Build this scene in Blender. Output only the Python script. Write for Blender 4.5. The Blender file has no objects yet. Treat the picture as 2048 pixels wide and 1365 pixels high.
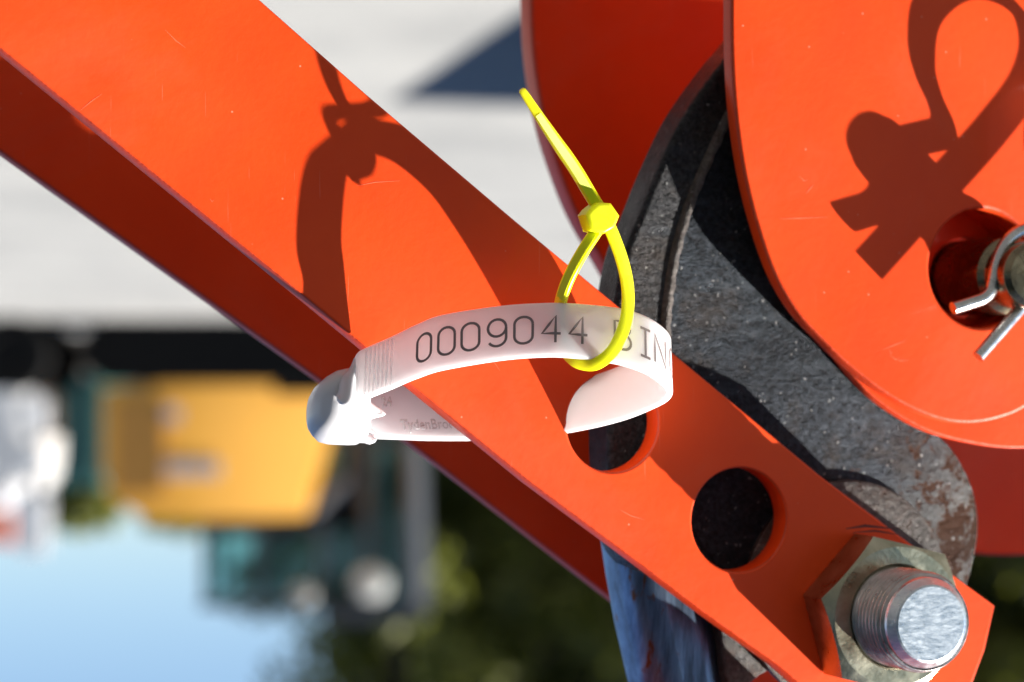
import bpy, bmesh, math, random
import numpy as np
from mathutils import Vector, Matrix

sc = bpy.context.scene
col = sc.collection
R = math.radians

# ------------------------------------------------------------------ camera, sky, sun, exposure
# the photograph was taken with the camera upside down: world up is picture down
LENS, SENSOR = 55.0, 22.3
FPX = 2048 * LENS / SENSOR                 # focal length in photograph pixels
CX, CY = 1024.0, 682.5
CAM_H = 0.90                               # camera height above the ground, metres
HORIZON = 845.0                            # picture row of the horizon
PITCH = math.atan((HORIZON - CY) / FPX)    # looking slightly down
CAM = Vector((0, 0, CAM_H))
XC = Vector((-1, 0, 0))
FW = Vector((0, math.cos(PITCH), -math.sin(PITCH)))
ZC = -FW
YC = ZC.cross(XC)

cam_d = bpy.data.cameras.new("camera")
cam_d.lens, cam_d.sensor_width = LENS, SENSOR
cam_d.clip_start, cam_d.clip_end = 0.02, 3000
cam = bpy.data.objects.new("camera", cam_d)
col.objects.link(cam)
M3 = Matrix((XC, YC, ZC)).transposed()
cam.matrix_world = Matrix.Translation(CAM) @ M3.to_4x4()
sc.camera = cam
cam_d.dof.use_dof = True
cam_d.dof.focus_distance = 0.497
cam_d.dof.aperture_fstop = 8.0
cam_d.dof.aperture_blades = 7

# frame of the machine: vertical steel plates that recede to the picture's right
ALPHA = R(20)
D0 = 0.512
U_C = Vector((math.cos(ALPHA), 0, -math.sin(ALPHA)))
V_C = Vector((0, 1, 0))
N_C = Vector((math.sin(ALPHA), 0, math.cos(ALPHA)))
O_C = Vector((0, 0, -D0))
C2W = cam.matrix_world.copy()
FRAME = C2W @ (Matrix.Translation(O_C) @ Matrix((U_C, V_C, N_C)).transposed().to_4x4())

SUN_C = (U_C * 2.28 - V_C * 2.10 + N_C).normalized()
SUN_W = (C2W.to_3x3() @ SUN_C).normalized()
sun_d = bpy.data.lights.new("sun", 'SUN')
sun_d.energy, sun_d.angle, sun_d.color = 5.0, R(0.5), (1.0, 0.95, 0.88)
sun = bpy.data.objects.new("sun", sun_d)
col.objects.link(sun)
sun.rotation_euler = SUN_W.to_track_quat('Z', 'Y').to_euler()
sun.location = (0, 0, 30)

world = bpy.data.worlds.new("World")
sc.world = world
world.use_nodes = True
wn = world.node_tree.nodes
bg = wn["Background"]
sky = wn.new("ShaderNodeTexSky")
sky.sky_type = 'NISHITA'
sky.sun_disc = False
sky.sun_elevation = math.asin(SUN_W.z)
sky.sun_rotation = math.atan2(SUN_W.x, SUN_W.y)
sky.air_density, sky.dust_density, sky.ozone_density = 0.72, 0.1, 3.2
world.node_tree.links.new(sky.outputs[0], bg.inputs[0])
bg.inputs[1].default_value = 0.05

vs = sc.view_settings
vs.view_transform, vs.look, vs.gamma = 'Standard', 'None', 1.0
vs.use_curve_mapping = False
vs.exposure = 1.52
sc.render.engine = 'CYCLES'
sc.cycles.use_denoising = True
sc.cycles.max_bounces = 10
sc.cycles.sample_clamp_indirect = 6.0


# ------------------------------------------------------------------ helpers
def UV(px, py, w=0.0):
    """point (u, v, w) of the machine frame seen at a picture position on the plane at height w (metres)"""
    d = Vector(((px - CX) / FPX, (CY - py) / FPX, -1.0))
    t = (w + O_C.dot(N_C)) / d.dot(N_C)
    p = d * t - O_C
    return Vector((p.dot(U_C), p.dot(V_C), w))


def BG(px, py, dist):
    """world point at a horizontal distance from the camera"""
    d = XC * ((px - CX) / FPX) + YC * ((CY - py) / FPX) + FW
    return CAM + d * (dist / d.y)


def spline(pts, n=8, closed=False):
    pts = [Vector(p) for p in pts]
    out = []
    m = len(pts)
    rng = range(m if closed else m - 1)
    for i in rng:
        if closed:
            a, b, c, d = pts[(i - 1) % m], pts[i], pts[(i + 1) % m], pts[(i + 2) % m]
        else:
            a, b, c, d = pts[max(i - 1, 0)], pts[i], pts[i + 1], pts[min(i + 2, m - 1)]
        for k in range(n):
            t = k / n
            out.append(0.5 * ((2 * b) + (-a + c) * t + (2 * a - 5 * b + 4 * c - d) * t * t
                              + (-a + 3 * b - 3 * c + d) * t ** 3))
    if not closed:
        out.append(pts[-1])
    return out


def link(name, me, mat, mw, parent=None):
    o = bpy.data.objects.new(name, me)
    col.objects.link(o)
    if mat is not None and len(me.materials) == 0:
        me.materials.append(mat)
    if parent is not None:
        o.parent = parent
        o.matrix_parent_inverse = PARENT_W[parent.name].inverted()
    o.matrix_basis = mw
    PARENT_W[o.name] = mw.copy()
    return o


PARENT_W = {}


def mesh_obj(name, verts, faces, mat, parent=None, frame=FRAME, sharp=35, smooth=True):
    """verts in the given frame; the object's origin is put in the middle of them"""
    vs_ = [Vector(v) for v in verts]
    lo = Vector((min(v[i] for v in vs_) for i in range(3)))
    hi = Vector((max(v[i] for v in vs_) for i in range(3)))
    c = (lo + hi) / 2
    me = bpy.data.meshes.new(name)
    me.from_pydata([tuple(v - c) for v in vs_], [], faces)
    me.update()
    if smooth:
        me.shade_smooth()
        me.set_sharp_from_angle(angle=R(sharp))
    return link(name, me, mat, frame @ Matrix.Translation(c), parent)


def empty(name, pos, frame=FRAME):
    o = bpy.data.objects.new(name, None)
    col.objects.link(o)
    o.empty_display_size = 0.01
    mw = frame @ Matrix.Translation(Vector(pos))
    o.matrix_basis = mw
    PARENT_W[o.name] = mw.copy()
    return o


def tag(o, label=None, cat=None, group=None, kind=None):
    for k, v in (("label", label), ("category", cat), ("group", group), ("kind", kind)):
        if v:
            o[k] = v
    return o


def plate(name, outline, holes, w_front, thick, bevel, mat, parent=None, res=2):
    """flat plate cut from an outline of (u, v) points with rounded edges; front face at w_front"""
    cu = bpy.data.curves.new(name, 'CURVE')
    cu.dimensions = '2D'
    cu.fill_mode = 'BOTH'
    cu.extrude = thick / 2 - bevel
    cu.bevel_depth = bevel
    cu.bevel_resolution = res
    cu.offset = -bevel
    for loop in [outline] + holes:
        sp = cu.splines.new('POLY')
        sp.points.add(len(loop) - 1)
        for p, q in zip(sp.points, loop):
            p.co = (q[0], q[1], 0, 1)
        sp.use_cyclic_u = True
    tmp = bpy.data.objects.new("tmp", cu)
    col.objects.link(tmp)
    bpy.context.view_layer.update()
    me = bpy.data.meshes.new_from_object(tmp.evaluated_get(bpy.context.evaluated_depsgraph_get()))
    bpy.data.objects.remove(tmp)
    bpy.data.curves.remove(cu)
    co = np.empty(len(me.vertices) * 3)
    me.vertices.foreach_get("co", co)
    co = co.reshape(-1, 3)
    c = (co.min(0) + co.max(0)) / 2
    co -= c
    me.vertices.foreach_set("co", co.ravel())
    me.materials.clear()
    if mat.name.startswith("orange_enamel"):
        me.materials.append(mat)
        me.materials.append(EDGE)
        nz = np.empty(len(me.polygons) * 3)
        me.polygons.foreach_get("normal", nz)
        nz = np.abs(nz.reshape(-1, 3)[:, 2])
        me.polygons.foreach_set("material_index", ((nz > 0.15) & (nz < 0.93)).astype(np.int32))
    me.shade_smooth()
    me.set_sharp_from_angle(angle=R(32))
    me.update()
    mw = FRAME @ Matrix.Translation(Vector((c[0], c[1], w_front - thick / 2 + c[2])))
    return link(name, me, mat, mw, parent)


def sweep(name, path, prof_fn, mat, parent=None, caps=True, frame=FRAME, sharp=40):
    """path: list of (pos, side, up); prof_fn(i) -> list of (a, b) offsets along side and up"""
    verts, faces = [], []
    n = None
    for i, (p, s, h) in enumerate(path):
        pr = prof_fn(i)
        n = len(pr)
        for a, b in pr:
            verts.append(p + s * a + h * b)
    for i in range(len(path) - 1):
        for k in range(n):
            k2 = (k + 1) % n
            faces.append((i * n + k, i * n + k2, (i + 1) * n + k2, (i + 1) * n + k))
    if caps:
        faces.append(tuple(range(n - 1, -1, -1)))
        faces.append(tuple((len(path) - 1) * n + k for k in range(n)))
    return mesh_obj(name, verts, faces, mat, parent, frame, sharp)


def frames_along(pts, ref):
    """moving frames along a poly line: (pos, side, up) with side as near to ref as possible"""
    out = []
    ref = Vector(ref)
    for i, p in enumerate(pts):
        t = (pts[min(i + 1, len(pts) - 1)] - pts[max(i - 1, 0)]).normalized()
        s = (ref - t * ref.dot(t)).normalized()
        out.append((p, s, t.cross(s)))
    return out


def ribbon_frames(pts, ref):
    """twist-free frames that start with the side vector nearest to ref"""
    out = []
    s_ = Vector(ref)
    for i, p in enumerate(pts):
        t = (pts[min(i + 1, len(pts) - 1)] - pts[max(i - 1, 0)]).normalized()
        s_ = (s_ - t * s_.dot(t)).normalized()
        out.append((p, s_.copy(), t.cross(s_)))
    return out


def tube_frames(pts):
    """rotation-minimising frames"""
    out = []
    t0 = (pts[1] - pts[0]).normalized()
    s = t0.orthogonal().normalized()
    for i, p in enumerate(pts):
        t = (pts[min(i + 1, len(pts) - 1)] - pts[max(i - 1, 0)]).normalized()
        s = (s - t * s.dot(t)).normalized()
        out.append((p, s, t.cross(s)))
    return out


def circ(r, n=14):
    return [(r * math.cos(2 * math.pi * k / n), r * math.sin(2 * math.pi * k / n)) for k in range(n)]


def rrect(a, b, r, n=3):
    """rounded rectangle with half sizes a, b"""
    out = []
    for cx, cy, a0 in ((a - r, b - r, 0), (-a + r, b - r, 90), (-a + r, -b + r, 180), (a - r, -b + r, 270)):
        for k in range(n + 1):
            t = R(a0 + 90 * k / n)
            out.append((cx + r * math.cos(t), cy + r * math.sin(t)))
    return out


def lathe(name, centre, prof, mat, parent=None, n=64, sharp=35, r_fn=None):
    """revolve (r, w) pairs about an axis along w through centre (u, v)"""
    verts, faces = [], []
    for r, w in prof:
        for k in range(n):
            t = 2 * math.pi * k / n
            rr = r if r_fn is None else r_fn(r, w, t)
            verts.append((centre[0] + rr * math.cos(t), centre[1] + rr * math.sin(t), w))
    for i in range(len(prof) - 1):
        for k in range(n):
            k2 = (k + 1) % n
            faces.append((i * n + k, i * n + k2, (i + 1) * n + k2, (i + 1) * n + k))
    faces.append(tuple(range(n - 1, -1, -1)))
    faces.append(tuple((len(prof) - 1) * n + k for k in range(n)))
    return mesh_obj(name, verts, faces, mat, parent, sharp=sharp)


def circle_uv(px, py, rpx, w=0.0, n=72):
    c = UV(px, py, w)
    r = (UV(px, py - rpx, w) - UV(px, py + rpx, w)).length / 2
    return [(c.x + r * math.cos(2 * math.pi * k / n), c.y + r * math.sin(2 * math.pi * k / n)) for k in range(n)], c, r


# ------------------------------------------------------------------ materials
def mat_new(name):
    m = bpy.data.materials.new(name)
    m.use_nodes = True
    nt = m.node_tree
    return m, nt, nt.nodes["Principled BSDF"]


def N(nt, typ, **kw):
    n = nt.nodes.new(typ)
    for k, v in kw.items():
        setattr(n, k, v)
    return n


def ramp(nt, src, stops):
    r = N(nt, "ShaderNodeValToRGB")
    el = r.color_ramp.elements
    while len(el) < len(stops):
        el.new(0.5)
    for e, (p, c) in zip(el, stops):
        e.position = p
        e.color = c if len(c) == 4 else (*c, 1)
    nt.links.new(src, r.inputs[0])
    return r.outputs[0]


def noise(nt, scale, detail=4, rough=0.55, coord='Object', dist=0.0, stretch=None):
    tc = N(nt, "ShaderNodeTexCoord")
    src = tc.outputs[coord]
    if stretch:
        mp = N(nt, "ShaderNodeMapping")
        mp.inputs['Scale'].default_value = stretch[0]
        mp.inputs['Rotation'].default_value = stretch[1]
        nt.links.new(src, mp.inputs[0])
        src = mp.outputs[0]
    n = N(nt, "ShaderNodeTexNoise")
    n.inputs['Scale'].default_value = scale
    n.inputs['Detail'].default_value = detail
    n.inputs['Roughness'].default_value = rough
    n.inputs['Distortion'].default_value = dist
    nt.links.new(src, n.inputs['Vector'])
    return n.outputs['Fac']


def mix(nt, fac, a, b, blend='MIX'):
    n = N(nt, "ShaderNodeMix", data_type='RGBA', blend_type=blend)
    for sock, v in ((n.inputs[0], fac), (n.inputs[6], a), (n.inputs[7], b)):
        if isinstance(v, (int, float)):
            sock.default_value = v
        elif isinstance(v, tuple):
            sock.default_value = (*v, 1) if len(v) == 3 else v
        else:
            nt.links.new(v, sock)
    return n.outputs[2]


def bump(nt, bsdf, height, strength, dist):
    b = N(nt, "ShaderNodeBump")
    b.inputs['Strength'].default_value = strength
    b.inputs['Distance'].default_value = dist
    nt.links.new(height, b.inputs['Height'])
    nt.links.new(b.outputs[0], bsdf.inputs['Normal'])
    return b


def simple(name, colour, rough=0.5, metal=0.0, coat=0.0, vary=0.0, scale=5.0):
    m, nt, b = mat_new(name)
    b.inputs['Base Color'].default_value = (*colour, 1)
    b.inputs['Roughness'].default_value = rough
    b.inputs['Metallic'].default_value = metal
    b.inputs['Coat Weight'].default_value = coat
    b.inputs['Coat Roughness'].default_value = 0.1
    if vary:
        f = noise(nt, scale)
        dark = tuple(c * (1 - vary) for c in colour)
        nt.links.new(mix(nt, f, dark, tuple(min(1, c * (1 + vary)) for c in colour)), b.inputs['Base Color'])
    return m


def orange_paint(name, base=(0.85, 0.062, 0.004)):
    m, nt, b = mat_new(name)
    tint = ramp(nt, noise(nt, 26, 5, 0.62), [(0.3, (base[0] * 0.93, base[1] * 0.86, base[2])), (0.7, (min(1, base[0] * 1.04), base[1] * 1.16, base[2] * 1.2))])
    film = ramp(nt, noise(nt, 9, 6, 0.7, dist=0.8), [(0.52, (0, 0, 0)), (0.75, (0.10, 0.10, 0.10))])
    tint = mix(nt, film, tint, (0.62, 0.30, 0.20))
    # specks of dust and tiny chips
    tc = N(nt, "ShaderNodeTexCoord")
    vo = N(nt, "ShaderNodeTexVoronoi")
    vo.inputs['Scale'].default_value = 230
    nt.links.new(tc.outputs['Object'], vo.inputs['Vector'])
    dot = ramp(nt, vo.outputs['Distance'], [(0.03, (1, 1, 1)), (0.06, (0, 0, 0))])
    rare = ramp(nt, vo.outputs['Color'], [(0.62, (0, 0, 0)), (0.64, (1, 1, 1))])
    spk = mix(nt, 1.0, dot, rare, 'MULTIPLY')
    c1 = mix(nt, mix(nt, 1.0, spk, (0.45, 0.45, 0.45), 'MULTIPLY'), tint, (0.85, 0.45, 0.30))
    # hair scratches
    sc_n = noise(nt, 90, 2, 0.5, stretch=((22, 0.6, 1), (0, 0, 0.6)))
    scr = ramp(nt, sc_n, [(0.735, (0, 0, 0)), (0.76, (1, 1, 1))])
    c2 = mix(nt, mix(nt, 1.0, scr, (0.16, 0.16, 0.16), 'MULTIPLY'), c1, (0.85, 0.40, 0.28))
    nt.links.new(c2, b.inputs['Base Color'])
    gl = ramp(nt, noise(nt, 14, 3, 0.55, dist=0.4), [(0.3, (0.36,) * 3), (0.7, (0.60,) * 3)])
    nt.links.new(gl, b.inputs['Roughness'])
    b.inputs['Specular IOR Level'].default_value = 0.26
    b.inputs['Coat Weight'].default_value = 0.07
    b.inputs['Coat Roughness'].default_value = 0.12
    hsum = N(nt, "ShaderNodeMath", operation='MULTIPLY_ADD')
    nt.links.new(noise(nt, 22, 2, 0.5), hsum.inputs[0])
    hsum.inputs[1].default_value = 6.0
    nt.links.new(noise(nt, 520, 3), hsum.inputs[2])
    bump(nt, b, hsum.outputs[0], 0.10, 0.0005)
    return m


ORANGE = orange_paint("orange_enamel_paint")


def worn_edge():
    """paint that has chipped away along a sheared edge, bare dark steel in the chips"""
    m, nt, b = mat_new("chipped_orange_edge")
    f = noise(nt, 260, 5, 0.7)
    g = noise(nt, 45, 2, 0.5)
    k = N(nt, "ShaderNodeMath", operation='ADD')
    nt.links.new(f, k.inputs[0])
    nt.links.new(g, k.inputs[1])
    chip = ramp(nt, k.outputs[0], [(1.01, (0, 0, 0)), (1.07, (1, 1, 1))])
    nt.links.new(mix(nt, chip, (0.62, 0.055, 0.01), (0.035, 0.020, 0.016)), b.inputs['Base Color'])
    b.inputs['Roughness'].default_value = 0.5
    bump(nt, b, k.outputs[0], 0.6, 0.0006)
    return m


EDGE = worn_edge()


def forged(name, rust_at, rust_w, base_a, base_b, metal=0.55, grad=None):
    m, nt, b = mat_new(name)
    fine = noise(nt, 850, 6, 0.75)
    mid = noise(nt, 170, 5, 0.65)
    grain = mix(nt, ramp(nt, fine, [(0.40, (0, 0, 0)), (0.66, (1, 1, 1))]), base_a, base_b)
    big = noise(nt, 230, 7, 0.75, dist=0.3)
    src = big
    if grad:
        # pitting grows towards one end of the piece
        tc = N(nt, "ShaderNodeTexCoord")
        dp = N(nt, "ShaderNodeVectorMath", operation='DOT_PRODUCT')
        dp.inputs[1].default_value = grad[0]
        nt.links.new(tc.outputs['Object'], dp.inputs[0])
        mr = N(nt, "ShaderNodeMapRange")
        mr.inputs['From Min'].default_value, mr.inputs['From Max'].default_value = grad[1], grad[2]
        mr.inputs['To Min'].default_value, mr.inputs['To Max'].default_value = -0.10, 0.14
        nt.links.new(dp.outputs['Value'], mr.inputs['Value'])
        ad = N(nt, "ShaderNodeMath", operation='ADD')
        nt.links.new(big, ad.inputs[0])
        nt.links.new(mr.outputs[0], ad.inputs[1])
        src = ad.outputs[0]
        grain = mix(nt, ramp(nt, mr.outputs[0], [(0.0, (0, 0, 0)), (0.14, (1, 1, 1))]), grain,
                    mix(nt, fine, (0.05, 0.05, 0.05), (0.17, 0.17, 0.165)))
    blot = ramp(nt, noise(nt, 38, 4, 0.6), [(0.36, (0.45, 0.45, 0.47)), (0.62, (1.0, 1.0, 1.0))])
    grain = mix(nt, 1.0, grain, blot, 'MULTIPLY')
    warm = ramp(nt, noise(nt, 64, 6, 0.72, dist=0.5), [(0.52, (0, 0, 0)), (0.70, (0.7, 0.7, 0.7))])
    grain = mix(nt, warm, grain, mix(nt, fine, (0.012, 0.008, 0.006), (0.055, 0.040, 0.030)))
    wipe = ramp(nt, noise(nt, 40, 3, 0.5, stretch=((1.0, 9.0, 1.0), (0, 0, 0.75))), [(0.56, (0, 0, 0)), (0.74, (0.36, 0.36, 0.36))])
    grain = mix(nt, wipe, grain, (0.058, 0.070, 0.084))
    rf = ramp(nt, src, [(rust_at, (0, 0, 0)), (rust_at + rust_w, (1, 1, 1))])
    rust = mix(nt, noise(nt, 90, 4, 0.6), (0.010, 0.006, 0.005), (0.075, 0.028, 0.011))
    c = mix(nt, rf, grain, rust)
    tc = N(nt, "ShaderNodeTexCoord")
    vo = N(nt, "ShaderNodeTexVoronoi")
    vo.inputs['Scale'].default_value = 1900
    nt.links.new(tc.outputs['Object'], vo.inputs['Vector'])
    fac = ramp(nt, vo.outputs['Color'], [(0.91, (0, 0, 0)), (0.93, (1, 1, 1))])  # sparse pale dots: glints painted into the base colour
    c = mix(nt, mix(nt, 1.0, fac, (0.30, 0.30, 0.30), 'MULTIPLY'), c, mix(nt, mid, (0.50, 0.42, 0.34), (0.36, 0.44, 0.50)))
    nt.links.new(c, b.inputs['Base Color'])
    b.inputs['Metallic'].default_value = metal
    rr = ramp(nt, mid, [(0.3, (0.26,) * 3), (0.7, (0.46,) * 3)])
    nt.links.new(rr, b.inputs['Roughness'])
    h = mix(nt, 0.45, fine, mid)
    h = mix(nt, mix(nt, 1.0, rf, (0.5, 0.5, 0.5), 'MULTIPLY'), h, (0.25, 0.25, 0.25))
    bump(nt, b, h, 0.85, 0.0012)
    return m


BLACK_STEEL = forged("black_forged_steel", 0.66, 0.08, (0.014, 0.014, 0.015), (0.075, 0.075, 0.078), 0.7)
FACE_STEEL = forged("black_steel_pitted_at_the_end", 0.585, 0.05, (0.008, 0.0098, 0.013), (0.046, 0.057, 0.071), 0.75,
                    ((0.75, -0.66, 0), 0.010, 0.050))
BOSS_STEEL = forged("rust_stained_boss_steel", 0.50, 0.14, (0.05, 0.045, 0.04), (0.16, 0.145, 0.13), 0.3)
RIDGE_STEEL = forged("worn_ridge_steel", 0.56, 0.10, (0.10, 0.085, 0.075), (0.22, 0.19, 0.17), 0.4)


def worn_blue():
    m, nt, b = mat_new("worn_blue_steel")
    f = noise(nt, 60, 5, 0.65, stretch=((7, 0.8, 2), (0, 0, -0.15)))
    base = ramp(nt, f, [(0.35, (0.08, 0.11, 0.16)), (0.55, (0.17, 0.25, 0.38)), (0.72, (0.28, 0.40, 0.55))])
    g = noise(nt, 110, 4, 0.6, stretch=((3, 0.8, 1), (0, 0, -0.15)))
    rf = ramp(nt, g, [(0.60, (0, 0, 0)), (0.66, (1, 1, 1))])
    nt.links.new(mix(nt, rf, base, (0.20, 0.08, 0.04)), b.inputs['Base Color'])
    b.inputs['Metallic'].default_value = 0.85
    b.inputs['Roughness'].default_value = 0.36
    bump(nt, b, f, 0.3, 0.0006)
    return m


BLUE_STEEL = worn_blue()


def zinc(name, a, bcol, rough=0.34, scale=170, bstr=0.25, stretch=None):
    m, nt, b = mat_new(name)
    f = noise(nt, scale, 5, 0.65, stretch=stretch)
    nt.links.new(ramp(nt, f, [(0.3, a), (0.7, bcol)]), b.inputs['Base Color'])
    b.inputs['Metallic'].default_value = 1.0
    rr = ramp(nt, f, [(0.3, (rough * 0.8,) * 3), (0.7, (min(1, rough * 1.4),) * 3)])
    nt.links.new(rr, b.inputs['Roughness'])
    bump(nt, b, noise(nt, scale * 6, 4, 0.6, stretch=stretch), bstr, 0.0004)
    return m


NUT_ZINC = zinc("yellow_zinc_plating", (0.30, 0.29, 0.20), (0.56, 0.54, 0.40), 0.30)
THREAD_STEEL = zinc("thread_steel", (0.34, 0.30, 0.28), (0.60, 0.56, 0.54), 0.30, 240, 0.2)
BOLT_END = zinc("bolt_end_steel", (0.56, 0.62, 0.67), (0.74, 0.80, 0.84), 0.32, 500, 0.10, ((1, 3.0, 1), (0, 0, 0.6)))
CLIP_STEEL = zinc("clip_wire_steel", (0.45, 0.45, 0.44), (0.68, 0.68, 0.66), 0.24, 200, 0.12)
PIN_STEEL = zinc("pin_zinc", (0.13, 0.10, 0.07), (0.32, 0.27, 0.17), 0.24, 150, 0.15)


def plastic(name, colour, sss, rad, rough=0.32, scale=0.002):
    m, nt, b = mat_new(name)
    b.inputs['Base Color'].default_value = (*colour, 1)
    b.inputs['Subsurface Weight'].default_value = sss
    b.inputs['Subsurface Radius'].default_value = rad
    b.inputs['Subsurface Scale'].default_value = scale
    b.inputs['Roughness'].default_value = rough
    b.inputs['Specular IOR Level'].default_value = 0.4
    bump(nt, b, noise(nt, 500, 2), 0.03, 0.0005)
    return m


WHITE_PL = plastic("white_polypropylene", (0.86, 0.855, 0.86), 1.0, (1.0, 0.93, 0.93), 0.28, 0.0036)
YELLOW_PL = plastic("fluorescent_yellow_nylon", (0.84, 0.93, 0.015), 1.0, (1.0, 1.0, 0.15), 0.33, 0.0030)
INK = simple("laser_mark_grey", (0.22, 0.18, 0.175), 0.6)


def sheer(name, colour, clear):
    """thin raised moulding on translucent plastic: the glow of the part beneath shows through it"""
    m, nt, b = mat_new(name)
    b.inputs['Base Color'].default_value = (*colour, 1)
    b.inputs['Roughness'].default_value = 0.3
    tr = N(nt, "ShaderNodeBsdfTransparent")
    mx = N(nt, "ShaderNodeMixShader")
    mx.inputs[0].default_value = clear
    nt.links.new(b.outputs[0], mx.inputs[1])
    nt.links.new(tr.outputs[0], mx.inputs[2])
    nt.links.new(mx.outputs[0], nt.nodes["Material Output"].inputs[0])
    return m


WHITE_SOLID = sheer("white_polypropylene_detail", (0.90, 0.88, 0.88), 0.72)
WHITE_LETTER = sheer("white_polypropylene_lettering", (0.93, 0.92, 0.92), 0.45)
YELLOW_SOLID = simple("fluorescent_yellow_nylon_detail", (0.80, 0.90, 0.02), 0.4)
WHITE_HEAD = plastic("white_polypropylene_moulding", (0.66, 0.655, 0.67), 0.5, (1.0, 0.9, 0.9), 0.22, 0.0010)

# ------------------------------------------------------------------ ground
def ground():
    m, nt, b = mat_new("pale_gravel_ground")
    f = ramp(nt, noise(nt, 0.9, 8, 0.66), [(0.36, (0, 0, 0)), (0.64, (1, 1, 1))])
    g = noise(nt, 45, 5, 0.7)
    c = mix(nt, f, (0.200, 0.202, 0.198), (0.300, 0.298, 0.285))
    c = mix(nt, mix(nt, 1.0, g, (0.25, 0.25, 0.25), 'MULTIPLY'), c, (0.20, 0.20, 0.195))
    nt.links.new(c, b.inputs['Base Color'])
    b.inputs['Roughness'].default_value = 0.9
    bump(nt, b, g, 0.5, 0.02)
    n = 40
    xs = [-900 + 1800 * i / n for i in range(n + 1)]
    verts = [(x, y + 700, 0) for y in xs for x in xs]
    faces = [(j * (n + 1) + i, j * (n + 1) + i + 1, (j + 1) * (n + 1) + i + 1, (j + 1) * (n + 1) + i)
             for j in range(n) for i in range(n)]
    o = mesh_obj("ground", verts, faces, m, None, Matrix(), smooth=False)
    tag(o, "pale sunlit gravel ground behind the machine", None, None, "structure")


ground()


def dark_ground_sheet():  # unseen dark sheet added to cut light bounced up onto the plates
    m, nt, b = mat_new("dark_sheet_surface")
    g = noise(nt, 60, 6, 0.7)
    nt.links.new(ramp(nt, g, [(0.3, (0.06, 0.06, 0.062)), (0.7, (0.12, 0.118, 0.115))]), b.inputs['Base Color'])
    b.inputs['Roughness'].default_value = 0.9
    bump(nt, b, g, 0.6, 0.01)
    v = [(-9, -14, 0.004), (14, -14, 0.004), (14, 3.6, 0.004), (-9, 3.6, 0.004)]
    o = mesh_obj("dark_ground_sheet", v, [(0, 1, 2, 3)], m, None, Matrix(), smooth=False)
    tag(o, "unseen dark ground sheet added under the machine to cut bounce light", None, None, "structure")


dark_ground_sheet()

# ------------------------------------------------------------------ orange bars
BAR_T = 0.0065
hole1, H1C, H1R = circle_uv(1226, 846, 99)
hole2, H2C, H2R = circle_uv(1479, 1040, 104)
bar_px = [(-420, -860), (520, 0), (730, 186), (1030, 441), (1230, 607), (1350, 709), (1640, 951), (1800, 1072),
          (1990, 1212), (1970, 1300), (1935, 1395), (1905, 1432), (1840, 1470), (1760, 1472), (1640, 1405),
          (1560, 1335), (1408, 1226), (1290, 1136), (1060, 965), (830, 777), (605, 591), (0, 97), (-420, -250), (-900, -640)]
front_bar = plate("steel_bar", [UV(*p)[:2] for p in bar_px], [hole1, hole2], 0.0, BAR_T, 0.0005, ORANGE)
tag(front_bar, "sunlit orange steel bar with two round holes crossing the picture diagonally", "bar", "pair of orange bars")

WR = -0.060
rear_px = [(-700, -850), (300, 0), (900, 520), (1500, 1020), (1700, 1190), (1690, 1330), (1560, 1440), (1235, 1206),
           (830, 893), (640, 760), (0, 303), (-700, -200)]
rear_bar = plate("steel_bar", [UV(*p, WR)[:2] for p in rear_px], [], WR, BAR_T, 0.0007, ORANGE)
tag(rear_bar, "dark red shaded steel bar running behind and below the sunlit bar", "bar", "pair of orange bars")

# ------------------------------------------------------------------ forged steel hook between the plates
WB = -0.0082          # front face
hook = empty("forged_hook", UV(1560, 700, WB))
tag(hook, "curved black forged steel arm, pitted and rusty, between the orange plates", "steel arm")
body_px = [(1525, 40), (1470, 95), (1425, 150), (1367, 235), (1317, 340), (1281, 430), (1253, 500), (1237, 570),
           (1227, 650), (1220, 750), (1216, 850), (1219, 950), (1234, 1050), (1250, 1110), (1300, 1150), (1420, 1170),
           (1560, 1180), (1760, 1160), (1880, 1040), (1860, 900), (1760, 700), (1700, 300), (1600, 60)]
WA = -0.0085
plate("body", [p[:2] for p in spline([UV(*p, WA) for p in body_px], 5, True)], [], WA, 0.012, 0.0014, BLACK_STEEL, hook, 3)
face_px = [(1490, 165), (1450, 240), (1408, 330), (1372, 420), (1347, 510), (1334, 590), (1328, 660), (1330, 750),
           (1340, 850), (1360, 960), (1395, 1080), (1480, 1170), (1600, 1240), (1750, 1290), (1870, 1280), (1926, 1190),
           (1950, 1110), (1957, 1050), (1950, 995), (1932, 945), (1900, 893), (1855, 850), (1800, 780), (1740, 600),
           (1680, 300), (1580, 130)]
face = plate("face_plate", [p[:2] for p in spline([UV(*p, WB) for p in face_px], 5, True)], [], WB, 0.013, 0.0005, FACE_STEEL, hook, 3)
boss_c = UV(1690, 1185, WB)
lathe("boss", (boss_c.x, boss_c.y), [(0.0243, WB - 0.001), (0.0243, WB + 0.0011), (0.0237, WB + 0.0015), (0.010, WB + 0.0015)],
      BOSS_STEEL, hook, 96)
ridge_pts = spline([UV(*p, WB - 0.0005) for p in face_px[:9]], 8)
rng = random.Random(3)
sweep("ridge", tube_frames(ridge_pts), lambda i: [(a * 0.0015 * (1 + 0.10 * math.sin(i * 1.7)), b * 0.0008) for a, b in circ(1, 10)],
      RIDGE_STEEL, hook)
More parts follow.
